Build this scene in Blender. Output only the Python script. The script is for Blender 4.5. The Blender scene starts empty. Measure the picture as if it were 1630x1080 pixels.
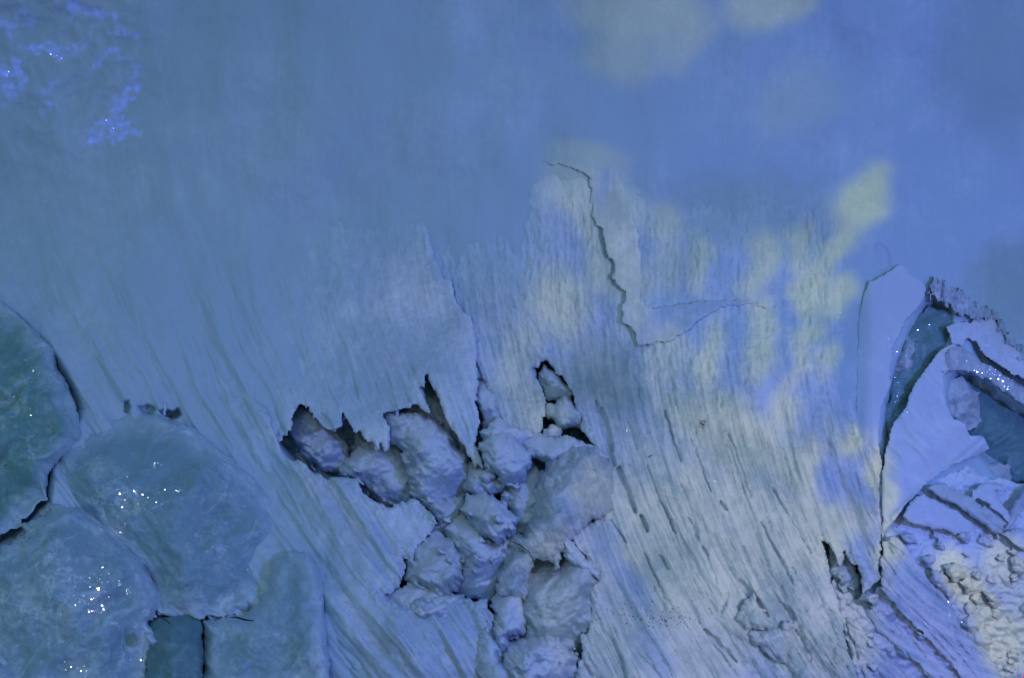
import bpy, math, random
import numpy as np

# ------------------------------------------------------------------ maths used by the camera, lamps and ice
CAMZ = 1.6
def lerp(a, b, t): return a + (b - a) * t
def sstep(a, b, x):
    t = np.clip((np.asarray(x, float) - a) / (b - a), 0, 1)
    return t * t * (3 - 2 * t)
def _h(ix, iy, seed):
    n = (ix.astype(np.int64) * 374761393 + iy.astype(np.int64) * 668265263 + seed * 1442695041) & 0xffffffff
    n = ((n ^ (n >> 13)) * 1274126177) & 0xffffffff
    n = n ^ (n >> 16)
    return n
def gn(x, y, seed=0):
    x = np.asarray(x, float); y = np.asarray(y, float)
    ix = np.floor(x); iy = np.floor(y); fx = x - ix; fy = y - iy
    ux = fx * fx * fx * (fx * (fx * 6 - 15) + 10); uy = fy * fy * fy * (fy * (fy * 6 - 15) + 10)
    def g(dx, dy):
        a = (_h(ix + dx, iy + dy, seed) & 0xffff) / 65536.0 * 2 * math.pi
        return np.cos(a) * (fx - dx) + np.sin(a) * (fy - dy)
    return 1.5 * lerp(lerp(g(0, 0), g(1, 0), ux), lerp(g(0, 1), g(1, 1), ux), uy)
def fbm(x, y, o=4, seed=0, gain=.5):
    s = 0; a = 1
    for k in range(o):
        s = s + a * gn(x * 2 ** k + 17.3 * k, y * 2 ** k - 9.1 * k, seed + k * 7); a *= gain
    return s
def ridged(x, y, o=3, seed=0):
    s = 0; a = 1
    for k in range(o):
        s = s + a * (1 - 2 * np.abs(gn(x * 2 ** k + 5.3 * k, y * 2 ** k + 3.1 * k, seed + k * 5))); a *= .5
    return s
def tri(x, y, seed=0):
    """flat-faced noise, like broken ice"""
    x = x + .5 * y; ix = np.floor(x); iy = np.floor(y); fx = x - ix; fy = y - iy
    v = lambda a, b: (_h(ix + a, iy + b, seed) & 0xffff) / 65536.0 * 2 - 1
    a, b, c, d = v(0, 0), v(1, 0), v(0, 1), v(1, 1)
    return np.where(fx + fy < 1, a + (b - a) * fx + (c - a) * fy, d + (c - d) * (1 - fx) + (b - d) * (1 - fy))
def facet(px, py, sc, seed):
    wx = px / sc + .45 * gn(px / sc / 1.3, py / sc / 1.3, seed + 1); wy = py / sc + .45 * gn(px / sc / 1.3, py / sc / 1.3, seed + 2)
    return tri(wx, wy, seed) + .35 * tri(wx * 2.3 + 4, wy * 2.3, seed + 5)
def flow(px, py):
    """the ice ran down in lines that start vertical and lean further to the right the lower they get"""
    y0 = np.interp(px, [-400, 0, 400, 700, 1000, 1400, 2000], [-100, 60, 240, 350, 470, 480, 420])
    k = np.interp(px, [0, 400, 700, 1000, 1400, 1600], [.00075, .0008, .0008, .00058, .00058, .0009])
    t = np.maximum(py - y0, 0)
    return px - k * t * t, py + .3 * k * t * t
def creases(px, py, dep, wl, seed, stretch=14, thin=.07, dens=.0):
    """broken hair-thin furrows along the flow"""
    u, v = flow(px, py)
    w = 8 * fbm(u / 40, v / 120, 2, seed + 3) + 1.6 * fbm(u / 7, v / 9, 2, seed + 4)
    n = np.abs(gn((u + w) / wl, v / (wl * stretch), seed)); m = sstep(dens, dens + .35, fbm(u / (wl * 1.6), v / 110, 3, seed + 8))
    return -dep * sstep(thin, 0, n) * m
def wall_y(px, py):
    """distance of the ice face in front of the camera, metres"""
    px = np.asarray(px, float); py = np.asarray(py, float)
    y = 3.2 - .55 * sstep(300, 1250, py) - .12 * sstep(100, -300, py)
    y = y - .22 * sstep(480, -200, px) * sstep(200, 800, py)
    y = y + .16 * sstep(1420, 1700, px) * sstep(200, 600, py) - .05*sstep(1350,1800,px)*sstep(700,1000,py)
    y = y + .05 * fbm(px / 420, py / 420, 3, 3) + .012 * fbm(px / 120, py / 150, 2, 8)
    return y
def at(px, py, Y):
    return np.stack([(px - 815) / 1630 * Y, Y + 0 * px, CAMZ - (py - 540) / 1630 * Y], -1)

# ------------------------------------------------------------------ camera, world, lamps, exposure
S = bpy.context.scene
C = S.collection
cd = bpy.data.cameras.new('camera'); cam = bpy.data.objects.new('camera', cd); C.objects.link(cam)
cam.location = (0, 0, CAMZ); cam.rotation_euler = (math.radians(90), 0, 0)
cd.lens = 36; cd.sensor_width = 36; cd.clip_end = 500; cd.clip_start = .01
S.camera = cam
S.view_settings.view_transform = 'Standard'; S.view_settings.look = 'None'
S.view_settings.exposure = -1.02; S.view_settings.gamma = 1
S.cycles.use_denoising = True
S.cycles.max_bounces = 6

W = bpy.data.worlds.new('World'); S.world = W; W.use_nodes = True
nt = W.node_tree; bg = nt.nodes['Background']
sky = nt.nodes.new('ShaderNodeTexSky'); sky.sky_type = 'NISHITA'; sky.sun_disc = False
sky.sun_elevation = math.radians(9); sky.sun_rotation = math.radians(0)   # the low sun is behind the ice
sky.ozone_density = 4.0; sky.dust_density = .3; sky.air_density = 1.3
nt.links.new(sky.outputs[0], bg.inputs[0]); bg.inputs[1].default_value = .30

def L2(v): return tuple(v)
class NG:
    def __init__(s, tree): s.t = tree; s.x = 0
    def n(s, typ, **kw):
        o = s.t.nodes.new(typ)
        for k, v in kw.items():
            if k == 'inp':
                for i, val in v.items():
                    if hasattr(val, 'is_output') or isinstance(val, bpy.types.NodeSocket): s.t.links.new(val, o.inputs[i])
                    else: o.inputs[i].default_value = val
            else: setattr(o, k, v)
        return o
    def math(s, op, a, b=0., c=None, clamp=False):
        o = s.n('ShaderNodeMath', operation=op, use_clamp=clamp, inp={0: a, 1: b} if c is None else {0: a, 1: b, 2: c})
        return o.outputs[0]
    def mix(s, f, a, b, blend='MIX'):
        o = s.n('ShaderNodeMix', data_type='RGBA', blend_type=blend, clamp_factor=False, inp={0: f, 6: a, 7: b}); return o.outputs[2]
    def ramp(s, f, a, b, lo=0., hi=1.):
        o = s.n('ShaderNodeMapRange', interpolation_type='SMOOTHSTEP', inp={0: f, 1: a, 2: b, 3: lo, 4: hi}); return o.outputs[0]

def projector(name, loc, aim_px, size, power, angle, col_a, col_b, patches, holes, warp=.034, base=1.0, dims=None, speck=0, blend=.6, hard=(.2, 1.6)):
    """an effect spotlight with a patterned slide: pools of colour B on colour A"""
    from mathutils import Vector
    d = bpy.data.lights.new(name, 'SPOT'); o = bpy.data.objects.new(name, d); C.objects.link(o)
    o.location = loc
    tgt = Vector(at(np.float64(aim_px[0]), np.float64(aim_px[1]), wall_y(*aim_px)))
    q = (tgt - Vector(loc)).to_track_quat('-Z', 'Y'); o.rotation_mode = 'QUATERNION'; o.rotation_quaternion = q
    d.energy = power; d.shadow_soft_size = size; d.spot_size = math.radians(angle); d.spot_blend = blend
    d.color = (1, 1, 1); d.use_nodes = True
    inv = q.to_matrix().inverted()
    def to_l(px, py):
        p = inv @ (Vector(at(np.float64(px), np.float64(py), float(wall_y(px, py)))) - Vector(loc))
        return p.x / -p.z, p.y / -p.z
    g = NG(d.node_tree); em = [n for n in d.node_tree.nodes if n.type == 'EMISSION'][0]
    tc = g.n('ShaderNodeTexCoord'); sp = g.n('ShaderNodeSeparateXYZ', inp={0: tc.outputs['Normal']})
    az = g.math('ABSOLUTE', sp.outputs[2])
    X = g.math('DIVIDE', sp.outputs[0], az); Y = g.math('DIVIDE', sp.outputs[1], az)
    co = g.n('ShaderNodeCombineXYZ', inp={0: X, 1: Y, 2: 1.0})
    nz = g.n('ShaderNodeTexNoise', noise_dimensions='2D', inp={0: co.outputs[0], 'Scale': 26., 'Detail': 2.0})
    off = g.n('ShaderNodeVectorMath', operation='MULTIPLY_ADD', inp={0: nz.outputs['Color'], 1: (warp, warp, 0), 2: (-warp / 2, -warp / 2, 0)})
    hv = g.n('ShaderNodeVectorMath', operation='ADD', inp={0: co.outputs[0], 1: off.outputs[0]}).outputs[0]
    def field(lst):
        acc = None
        for (cx, cy, a, b, ang, st) in lst:
            t = math.radians(ang)
            c0 = np.array(to_l(cx, cy))
            e1 = np.array(to_l(cx + a * math.cos(t), cy + a * math.sin(t))) - c0
            e2 = np.array(to_l(cx - b * math.sin(t), cy + b * math.cos(t))) - c0
            M = np.linalg.inv(np.array([e1, e2]).T); tr = -M @ c0
            q1 = g.n('ShaderNodeVectorMath', operation='DOT_PRODUCT', inp={0: hv, 1: (M[0, 0], M[0, 1], tr[0])}).outputs['Value']
            q2 = g.n('ShaderNodeVectorMath', operation='DOT_PRODUCT', inp={0: hv, 1: (M[1, 0], M[1, 1], tr[1])}).outputs['Value']
            r2 = g.math('ADD', g.math('MULTIPLY', q1, q1), g.math('MULTIPLY', q2, q2))
            v = g.ramp(r2, hard[0], hard[1], st, 0.)
            acc = v if acc is None else g.math('MAXIMUM', acc, v)
        return acc
    f = field(patches)
    if f is None: f = base
    if holes:
        hF = field(holes); f = g.math('MULTIPLY', f, g.math('SUBTRACT', 1.0, hF))
    if speck:
        sn = g.n('ShaderNodeTexNoise', noise_dimensions='2D', inp={0: co.outputs[0], 'Scale': 90., 'Detail': 4.0, 'Roughness': .8}).outputs[0]
        f = g.math('MULTIPLY', f, g.ramp(sn, .38, .72, .05, 2.2 * speck))
    colr = g.mix(f, col_a + (1,), col_b + (1,))
    if dims:   # parts of the slide that let less light through
        colr = g.mix(field(dims), colr, (.0, .0, .03, 1))
    d.node_tree.links.new(colr, em.inputs[0]); em.inputs[1].default_value = 1.0
    return o

PATCH = [(1030, 20, 110, 60, 10, .6), (990, 85, 60, 55, 20, .5), (1075, 60, 45, 50, 0, .5), (1225, -6, 90, 50, -12, .65), (1190, 20, 40, 36, 0, .5),
    (1272, 160, 75, 50, -30, .2), (1374, 322, 66, 38, -58, 1), (1328, 396, 55, 24, -50, .9), (1268, 395, 24, 48, 5, .75),
    (1205, 425, 60, 26, -75, .75), (1285, 462, 62, 30, -60, .95), (1332, 475, 45, 22, -55, .9), (1055, 352, 28, 32, 0, .6),
    (1048, 415, 20, 60, 8, .45), (1106, 425, 22, 60, 0, .75), (945, 250, 60, 20, 5, .5), (985, 330, 85, 30, 85, .55),
    (1002, 450, 90, 26, 88, .6), (905, 300, 42, 50, 0, .6), (950, 400, 32, 100, -15, .65), (885, 485, 60, 60, 0, .7),
    (820, 600, 36, 100, -8, .5), (850, 650, 45, 50, 0, .65), (1050, 575, 34, 60, 10, .6), (1125, 565, 60, 26, -75, .9),
    (1205, 545, 75, 24, -75, .85), (1266, 560, 66, 22, -62, .95), (1312, 580, 44, 18, -75, .9), (1140, 690, 120, 60, 30, .85),
    (1236, 655, 34, 46, 0, .75), (1335, 690, 30, 38, 0, .95), (1250, 745, 46, 50, 0, .8), (1385, 800, 110, 24, 88, .95),
    (1285, 850, 70, 80, 0, .8), (1120, 860, 200, 180, 0, .72), (1060, 1030, 150, 110, 0, .5), (1290, 1000, 90, 110, 0, .6),
    (1390, 890, 22, 60, 0, .9), (890, 785, 60, 50, 0, .55), (1525, 930, 60, 34, 55, .95), (1575, 1020, 75, 45, 55, .9),
    (1590, 900, 40, 45, 0, .7), (840, 900, 45, 60, 0, .5), (850, 1000, 50, 90, 0, .4), (1412, 845, 14, 20, 0, .6), (1620, 1000, 40, 80, 0, .5)]
HOLES = [(1322, 765, 46, 36, -70, 1), (1348, 890, 22, 44, -20, .9), (955, 600, 60, 60, 30, .85), (950, 680, 30, 60, -10, .5),
    (1292, 635, 66, 20, -65, .95), (1330, 640, 60, 22, -75, .9), (1075, 492, 55, 24, 0, .85), (1160, 530, 18, 60, 12, .9), (1238, 590, 50, 13, -65, .9),
    (1345, 560, 14, 60, 0, .8), (970, 900, 26, 90, -30, .8), (1020, 1050, 26, 60, -25, .8), (1405,930,40,30,0,.6)]
projector('effect_spotlight', (1.9, .35, 1.75), (1050, 560), .022, 400, 100, (.15, .18, .82), (.68, .60, .49), PATCH, HOLES,
    dims=[(1185, 345, 150, 60, 12, .38), (1230, 320, 60, 50, 0, .3), (950, 600, 75, 60, 25, .7), (1090, 390, 30, 60, 0, .2), (1600, 90, 90, 140, 0, .32), (1610, 470, 70, 90, -20, .5), (1060, 440, 24, 50, 0, .25), (985, 660, 30, 40, 0, .35), (1200, 330, 60, 30, 0, .3), (780, 480, 50, 90, 0, .2)])
projector('violet_spotlight', (-.9, 1.5, 2.75), (110, 130), .006, 120, 46, (0, 0, .02), (.10, .12, 1.0),
    [(75, 85, 32, 16, 10, 1), (20, 130, 24, 30, 0, .9), (150, 22, 90, 8, 28, .8), (130, 60, 34, 7, -50, .6), (180, 95, 34, 7, -20, .7), (195, 165, 48, 12, -60, .9),
     (180, 212, 36, 12, -8, .9), (80, 150, 40, 7, -60, .5), (210, 112, 24, 5, 10, .6), (15, 40, 25, 12, 0, .6), (8, 120, 14, 26, 10, 1), (170, 180, 50, 10, -50, .6)], None, warp=.09, hard=(.5, 1.4), speck=1)
wl = bpy.data.lights.new('added_glint_spot', 'SPOT'); wo = bpy.data.objects.new('added_glint_spot', wl); C.objects.link(wo)  # added lamp with no seen source, gives the ice its white glints
wl.energy = 38; wl.shadow_soft_size = .01; wl.spot_size = math.radians(95); wl.spot_blend = .9; wl.color = (.9, .97, 1.0)
wo.location = (-.55, .1, 2.35)
from mathutils import Vector
wo.rotation_mode = 'QUATERNION'; wo.rotation_quaternion = (Vector(at(np.float64(520), np.float64(860), 2.7)) - wo.location).to_track_quat('-Z', 'Y')
sd = bpy.data.lights.new('sun', 'SUN'); so = bpy.data.objects.new('sun', sd); C.objects.link(so)
sd.energy = .22; sd.angle = math.radians(25); sd.color = (.75, .88, 1.0)
so.rotation_euler = (math.radians(52), 0, math.radians(18))

# ------------------------------------------------------------------ materials
WALL_A, WALL_B = (.41, .58, .68), (.55, .71, .80)
def ice(name, ca, cb, rough=.45, bump=.4, grain=1.0, sss=.0, patch=3.0, coat=0.0, streak=1.0, glit=300., spread=.45, vein=0., snow=0.):
    m = bpy.data.materials.new(name); m.use_nodes = True; g = NG(m.node_tree)
    b = m.node_tree.nodes['Principled BSDF']
    gn_ = g.n('ShaderNodeNewGeometry'); geo = gn_.outputs['Position']
    fl = g.n('ShaderNodeAttribute', attribute_name='flow').outputs['Vector']
    zf = g.n('ShaderNodeSeparateXYZ', inp={0: fl}).outputs[2]
    st = g.n('ShaderNodeVectorMath', operation='MULTIPLY', inp={0: fl, 1: (60., 3., 0.)}).outputs[0]
    n1 = g.n('ShaderNodeTexNoise', inp={'Vector': geo, 'Scale': patch, 'Detail': 8., 'Roughness': .68}).outputs[0]
    n2 = g.n('ShaderNodeTexNoise', inp={'Vector': st, 'Scale': 1., 'Detail': 6., 'Roughness': .65}).outputs[0]
    n3 = g.n('ShaderNodeTexNoise', inp={'Vector': geo, 'Scale': 130., 'Detail': 5., 'Roughness': .7}).outputs[0]
    n4 = g.n('ShaderNodeTexNoise', inp={'Vector': geo, 'Scale': 38., 'Detail': 5., 'Roughness': .65, 'Distortion': .6}).outputs[0]
    f = g.math('ADD', g.math('MULTIPLY', n1, .9), g.math('MULTIPLY', n2, .5 * streak))
    f = g.math('ADD', f, g.math('MULTIPLY', n4, .35))
    f = g.ramp(f, .62 + .1 * streak, 1.02 + .1 * streak)
    col = g.mix(zf, g.mix(f, WALL_A + (1,), WALL_B + (1,)), g.mix(f, ca + (1,), cb + (1,)))
    if vein:   # white cracks and cloudy pockets frozen into the ice
        nv = g.n('ShaderNodeTexNoise', inp={'Vector': geo, 'Scale': 3.2, 'Detail': 6., 'Roughness': .62, 'Distortion': .25}).outputs[0]
        vn = g.ramp(g.math('ABSOLUTE', g.math('SUBTRACT', nv, .5)), .0, .014, .8, 0.)
        cl = g.ramp(g.n('ShaderNodeTexNoise', inp={'Vector': geo, 'Scale': 9., 'Detail': 7., 'Roughness': .72, 'Distortion': .15}).outputs[0], .52, .72)
        vm = g.math('MULTIPLY', g.math('MAXIMUM', g.math('MULTIPLY', vn, g.ramp(n1, .4, .6)), cl), vein)
        col = g.mix(vm, col, (.82, .93, .95, 1))
    if snow:   # fresh snow lies on whatever faces up
        up = g.n('ShaderNodeSeparateXYZ', inp={0: gn_.outputs['Normal']}).outputs[2]
        up = g.math('ADD', up, g.math('MULTIPLY', g.math('SUBTRACT', n4, .5), .9))
        col = g.mix(g.math('MULTIPLY', g.ramp(up, -.55, 1.0), snow), col, (.82, .90, .98, 1))
    m.node_tree.links.new(col, b.inputs['Base Color'])
    rr = g.math('ADD', g.math('MULTIPLY', n4, .25), rough - .12)
    m.node_tree.links.new(rr, b.inputs['Roughness'])
    b.inputs['IOR'].default_value = 1.31
    if sss:
        m.node_tree.links.new(g.math('MULTIPLY_ADD', zf, sss - .12, .12), b.inputs['Subsurface Weight'])
        b.inputs['Subsurface Radius'].default_value = (.35, .7, 1.0); b.inputs['Subsurface Scale'].default_value = .035
    hgt = g.math('ADD', g.math('MULTIPLY', n2, .35 * streak), g.math('ADD', g.math('MULTIPLY', n3, .10 * grain), g.math('MULTIPLY', n4, .30)))
    bs = g.math('MULTIPLY_ADD', zf, bump - .16, .16)
    nrm = g.n('ShaderNodeBump', inp={'Strength': bs, 'Distance': .03, 'Height': hgt}).outputs[0]
    m.node_tree.links.new(nrm, b.inputs['Normal'])
    if coat:   # tiny flat crystal faces, each with a tilt of its own
        m.node_tree.links.new(g.math('MULTIPLY', g.ramp(n1, .42, .62), coat), b.inputs['Coat Weight']); b.inputs['Coat Roughness'].default_value = .12; b.inputs['Coat IOR'].default_value = 1.45 if glit > 200 else 1.6
        vo = g.n('ShaderNodeTexVoronoi', inp={'Vector': geo, 'Scale': glit}).outputs['Color']
        dv = g.n('ShaderNodeVectorMath', operation='MULTIPLY_ADD', inp={0: vo, 1: (spread * 2,) * 3, 2: (-spread,) * 3}).outputs[0]
        ad = g.n('ShaderNodeVectorMath', operation='ADD', inp={0: nrm, 1: dv}).outputs[0]
        no = g.n('ShaderNodeVectorMath', operation='NORMALIZE', inp={0: ad}).outputs[0]
        m.node_tree.links.new(no, b.inputs['Coat Normal'])
    return m
M = {
 'wall': ice('smooth_frosted_ice', WALL_A, WALL_B, rough=.6, bump=.2, patch=2.6, streak=.35, grain=3.0, coat=.35, sss=.12),
 'sheet': ice('milky_ice', (.46, .60, .70), (.82, .89, .93), rough=.45, bump=.4, patch=5, streak=.8, coat=.3, sss=.45, grain=2.4),
 'rough': ice('granular_ice', (.38, .49, .56), (.72, .80, .85), rough=.4, bump=.6, patch=10, streak=1.0, grain=2.6, coat=.5, sss=.4),
 'flute': ice('fluted_ice', (.36, .50, .59), (.76, .84, .89), rough=.4, bump=.55, patch=4, streak=1.4, grain=2.6, coat=.6, sss=.4),
 'chunk': ice('snowy_ice', (.34, .46, .60), (.72, .82, .92), rough=.45, bump=.6, patch=9, streak=0.0, grain=3.0, sss=.3, coat=.3, snow=.9),
 'heap': ice('pale_heap_ice', (.46, .56, .62), (.80, .86, .88), rough=.42, bump=.6, patch=12, streak=0., grain=2.6, coat=.4, sss=.3, snow=.8),
 'dull': ice('grey_ice', (.34, .46, .50), (.70, .80, .84), rough=.4, bump=.55, patch=11, streak=0.0, grain=2.6, sss=.3, coat=.4, snow=.6),
 'clear': ice('clear_teal_ice', (.25, .42, .48), (.60, .78, .86), rough=.25, bump=.34, patch=4, streak=0.2, coat=1., grain=.8, sss=.7, glit=190., spread=.42, vein=.5),
 'dark': ice('dark_teal_ice', (.16, .36, .34), (.46, .68, .64), rough=.25, bump=.4, patch=6, streak=0.2, coat=1., grain=.9, sss=.7, glit=190., spread=.42, vein=.45),
 'deep': ice('deep_teal_shade_ice', (.14, .28, .30), (.36, .56, .58), rough=.3, bump=.4, patch=8, streak=0.2, coat=.6, sss=.4),  # darker teal, also carries the painted shade of the right hollows
 'panel': ice('smooth_panel_ice', (.58, .68, .80), (.74, .82, .90), rough=.38, bump=.22, patch=4, streak=.5, grain=1.6, sss=.6, coat=.3),
}
def plain(name, col, rough=.8):
    m = bpy.data.materials.new(name); m.use_nodes = True; g = NG(m.node_tree); b = m.node_tree.nodes['Principled BSDF']
    n = g.n('ShaderNodeTexNoise', inp={'Scale': 200., 'Detail': 3.}).outputs[0]
    m.node_tree.links.new(g.mix(n, tuple(c * .6 for c in col) + (1,), col + (1,)), b.inputs['Base Color']); b.inputs['Roughness'].default_value = rough
    return m
M['bark'] = plain('bark', (.035, .03, .04)); M['dirt'] = plain('dirt', (.04, .035, .05)); M['ground'] = plain('ground', (.3, .36, .4))
M['lampbody'] = plain('lamp_housing', (.05, .05, .05), .4)
em = bpy.data.materials.new('red_glow'); em.use_nodes = True; eb = em.node_tree.nodes['Principled BSDF']
eb.inputs['Emission Color'].default_value = (1, .02, .05, 1); eb.inputs['Emission Strength'].default_value = 1.6; eb.inputs['Base Color'].default_value = (.5, .02, .03, 1)
M['red'] = em

# ------------------------------------------------------------------ mesh tools
def tag(o, label=None, cat=None, group=None, kind=None):
    if label: o['label'] = label
    if cat: o['category'] = cat
    if group: o['group'] = group
    if kind: o['kind'] = kind
    return o
def sdf(px, py, poly):
    """signed distance to a closed outline, positive inside"""
    P = np.asarray(poly, float); x = px.ravel(); y = py.ravel()
    d2 = np.full(x.shape, 1e18); ins = np.zeros(x.shape, bool)
    for k in range(len(P)):
        ax, ay = P[k]; bx, by = P[(k + 1) % len(P)]
        ex, ey = bx - ax, by - ay; L = ex * ex + ey * ey + 1e-9
        t = np.clip(((x - ax) * ex + (y - ay) * ey) / L, 0, 1)
        d2 = np.minimum(d2, (x - ax - t * ex) ** 2 + (y - ay - t * ey) ** 2)
        if ay != by:
            c = ((ay > y) != (by > y)) & (x < (bx - ax) * (y - ay) / (by - ay) + ax)
            ins ^= c
    return (np.sqrt(d2) * np.where(ins, 1, -1)).reshape(px.shape)
def link(name, co, quads, mat, px=None, py=None, parent=None, origin=None, fl=None):
    me = bpy.data.meshes.new(name)
    co = np.asarray(co, np.float32)
    if origin is None:
        origin = (0., 0., 0.) if parent is not None else np.array([co[:, 0].mean(), co[:, 1].mean(), co[:, 2].min()])
    base = np.array(parent.location) if parent is not None else np.zeros(3)
    loc = np.array(origin) if parent is None else np.zeros(3)
    ref = loc if parent is None else base
    v = (co - ref).astype(np.float32)
    me.vertices.add(len(v)); me.vertices.foreach_set('co', v.ravel())
    q = np.asarray(quads, np.int32); n = q.shape[1]
    me.loops.add(q.size); me.loops.foreach_set('vertex_index', q.ravel())
    me.polygons.add(len(q)); me.polygons.foreach_set('loop_start', np.arange(0, q.size, n, dtype=np.int32))
    me.polygons.foreach_set('use_smooth', np.ones(len(q), bool))
    me.update(calc_edges=True)
    if fl is not None:
        at_ = me.attributes.new('flow', 'FLOAT_VECTOR', 'POINT'); at_.data.foreach_set('vector', fl.astype(np.float32).ravel())
    me.materials.append(mat); me.validate()
    o = bpy.data.objects.new(name, me); C.objects.link(o)
    if parent is not None: o.parent = parent
    o.location = tuple(loc)
    return o
def grid_mesh(name, GX, GY, front, mask, mat, back=None, skirt=None, parent=None, zf=1.0):
    """front: depth per grid point. Closed behind by a back depth, or by a skirt of the given thickness."""
    ny, nx = GX.shape
    idx = -np.ones(GX.shape, np.int64)
    cell = mask[:-1, :-1] & mask[1:, :-1] & mask[:-1, 1:] & mask[1:, 1:]
    use = np.zeros(GX.shape, bool)
    use[:-1, :-1] |= cell; use[1:, :-1] |= cell; use[:-1, 1:] |= cell; use[1:, 1:] |= cell
    n = int(use.sum())
    if n < 4: return None
    idx[use] = np.arange(n)
    F = at(GX[use], GY[use], front[use])
    a, b, c, d = idx[:-1, :-1][cell], idx[:-1, 1:][cell], idx[1:, 1:][cell], idx[1:, :-1][cell]
    Q = [np.stack([a, d, c, b], 1)]
    u, v = flow(GX[use], GY[use])
    fl = np.stack([u * .00184, v * .00184, (zf[use] if hasattr(zf, 'shape') else zf + 0 * u)], 1)
    co = F
    if back is not None or skirt is not None:
        Bd = back[use] if back is not None else front[use] + skirt
        co = np.concatenate([F, at(GX[use], GY[use], Bd)]); fl = np.concatenate([fl, fl])
        if back is not None: Q.append(np.stack([a, b, c, d], 1) + n)
        cp = np.zeros((ny + 1, nx + 1), bool); cp[1:ny, 1:nx] = cell
        up, dn = cp[:-1, 1:-1] if False else None, None
        # horizontal edges (i,j)-(i,j+1): the cell above is cell[i-1,j], below is cell[i,j]
        ab = np.zeros((ny, nx - 1), bool); be = np.zeros((ny, nx - 1), bool)
        ab[1:] = cell; be[:-1] = cell
        e = be & ~ab; p, q = idx[:, :-1][e], idx[:, 1:][e]; Q.append(np.stack([p, q, q + n, p + n], 1))
        e = ab & ~be; p, q = idx[:, :-1][e], idx[:, 1:][e]; Q.append(np.stack([q, p, p + n, q + n], 1))
        le = np.zeros((ny - 1, nx), bool); ri = np.zeros((ny - 1, nx), bool)
        le[:, 1:] = cell; ri[:, :-1] = cell
        e = ri & ~le; p, q = idx[:-1, :][e], idx[1:, :][e]; Q.append(np.stack([q, p, p + n, q + n], 1))
        e = le & ~ri; p, q = idx[:-1, :][e], idx[1:, :][e]; Q.append(np.stack([p, q, q + n, p + n], 1))
    return link(name, co, np.concatenate(Q), mat, parent=parent, fl=fl)
def window(poly, step, pad=8):
    P = np.asarray(poly, float)
    x0, y0 = P.min(0) - pad; x1, y1 = P.max(0) + pad
    return np.meshgrid(np.arange(x0, x1 + step, step), np.arange(y0, y1 + step, step))
def warped(px, py, amp, sc=18, seed=0, along=2.2):
    u, v = flow(px, py)
    return (px + amp * fbm(u / sc, v / (sc * along), 3, seed + 31), py + amp * fbm(u / sc, v / (sc * along), 3, seed + 77))
def relief(px, py, big=.008, mid=.004, fine=.0015, seed=0, stretch=9):
    u, v = flow(px, py)
    w = 16 * fbm(u / 90, v / 200, 2, seed + 9) + 5 * fbm(u / 22, v / 60, 2, seed + 19)
    mk = sstep(-.35, .55, fbm(u / 75, v / 150, 3, seed + 29)); m2 = sstep(-.4, .4, fbm(u / 34, v / 90, 2, seed + 39))
    return (big * (.6 * fbm((u + w) / 48, v / (48 * stretch), 3, seed + 1) + .35 * ridged((u + w) / 60, v / (60 * stretch), 2, seed + 4))
            + mid * (.25 + mk) * (.5 * ridged((u + w) / 19, v / (19 * stretch), 2, seed + 2) + .4 * fbm((u + w) / 9, v / (9 * stretch), 2, seed + 5))
            + fine * (.3 + m2) * fbm((u + w) / 5, v / 26, 3, seed + 3))
def sheet(name, label, cat, poly, lift, mat, warp=3.0, wsc=16, step=2.0, rim=7, thick=.05, rel=None, seed=0, group=None, extra=None, rimpow=.5, tone=None, crust=.0):
    GX, GY = window(poly, step)
    wx, wy = warped(GX, GY, warp, wsc, seed)
    d = sdf(wx, wy, poly)
    lf = lift(GX, GY) if callable(lift) else lift
    fr = wall_y(GX, GY) - lf
    prof = np.clip(d / rim, 0, 1); prof = 1 - np.power(np.maximum(1 - (1 - prof) ** 2, 0), rimpow)
    fr = fr + prof * min(thick * .6, rim * .0018)
    if rel is not None: fr = fr - rel(GX, GY)
    if crust: fr = fr - crust * np.abs(fbm(GX / 11, GY / 11, 4, seed + 60)) * sstep(34, 4, d) * sstep(.004, .03, lf + 0 * GX)
    if extra is not None: fr = fr + extra(GX, GY, d)
    o = grid_mesh(name, GX, GY, fr, d > -.3, M[mat], skirt=thick, zf=sstep(.002, .028, lf + 0 * GX) * (tone(GX, GY) if tone else 1))
    return tag(o, label, cat, group)
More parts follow.
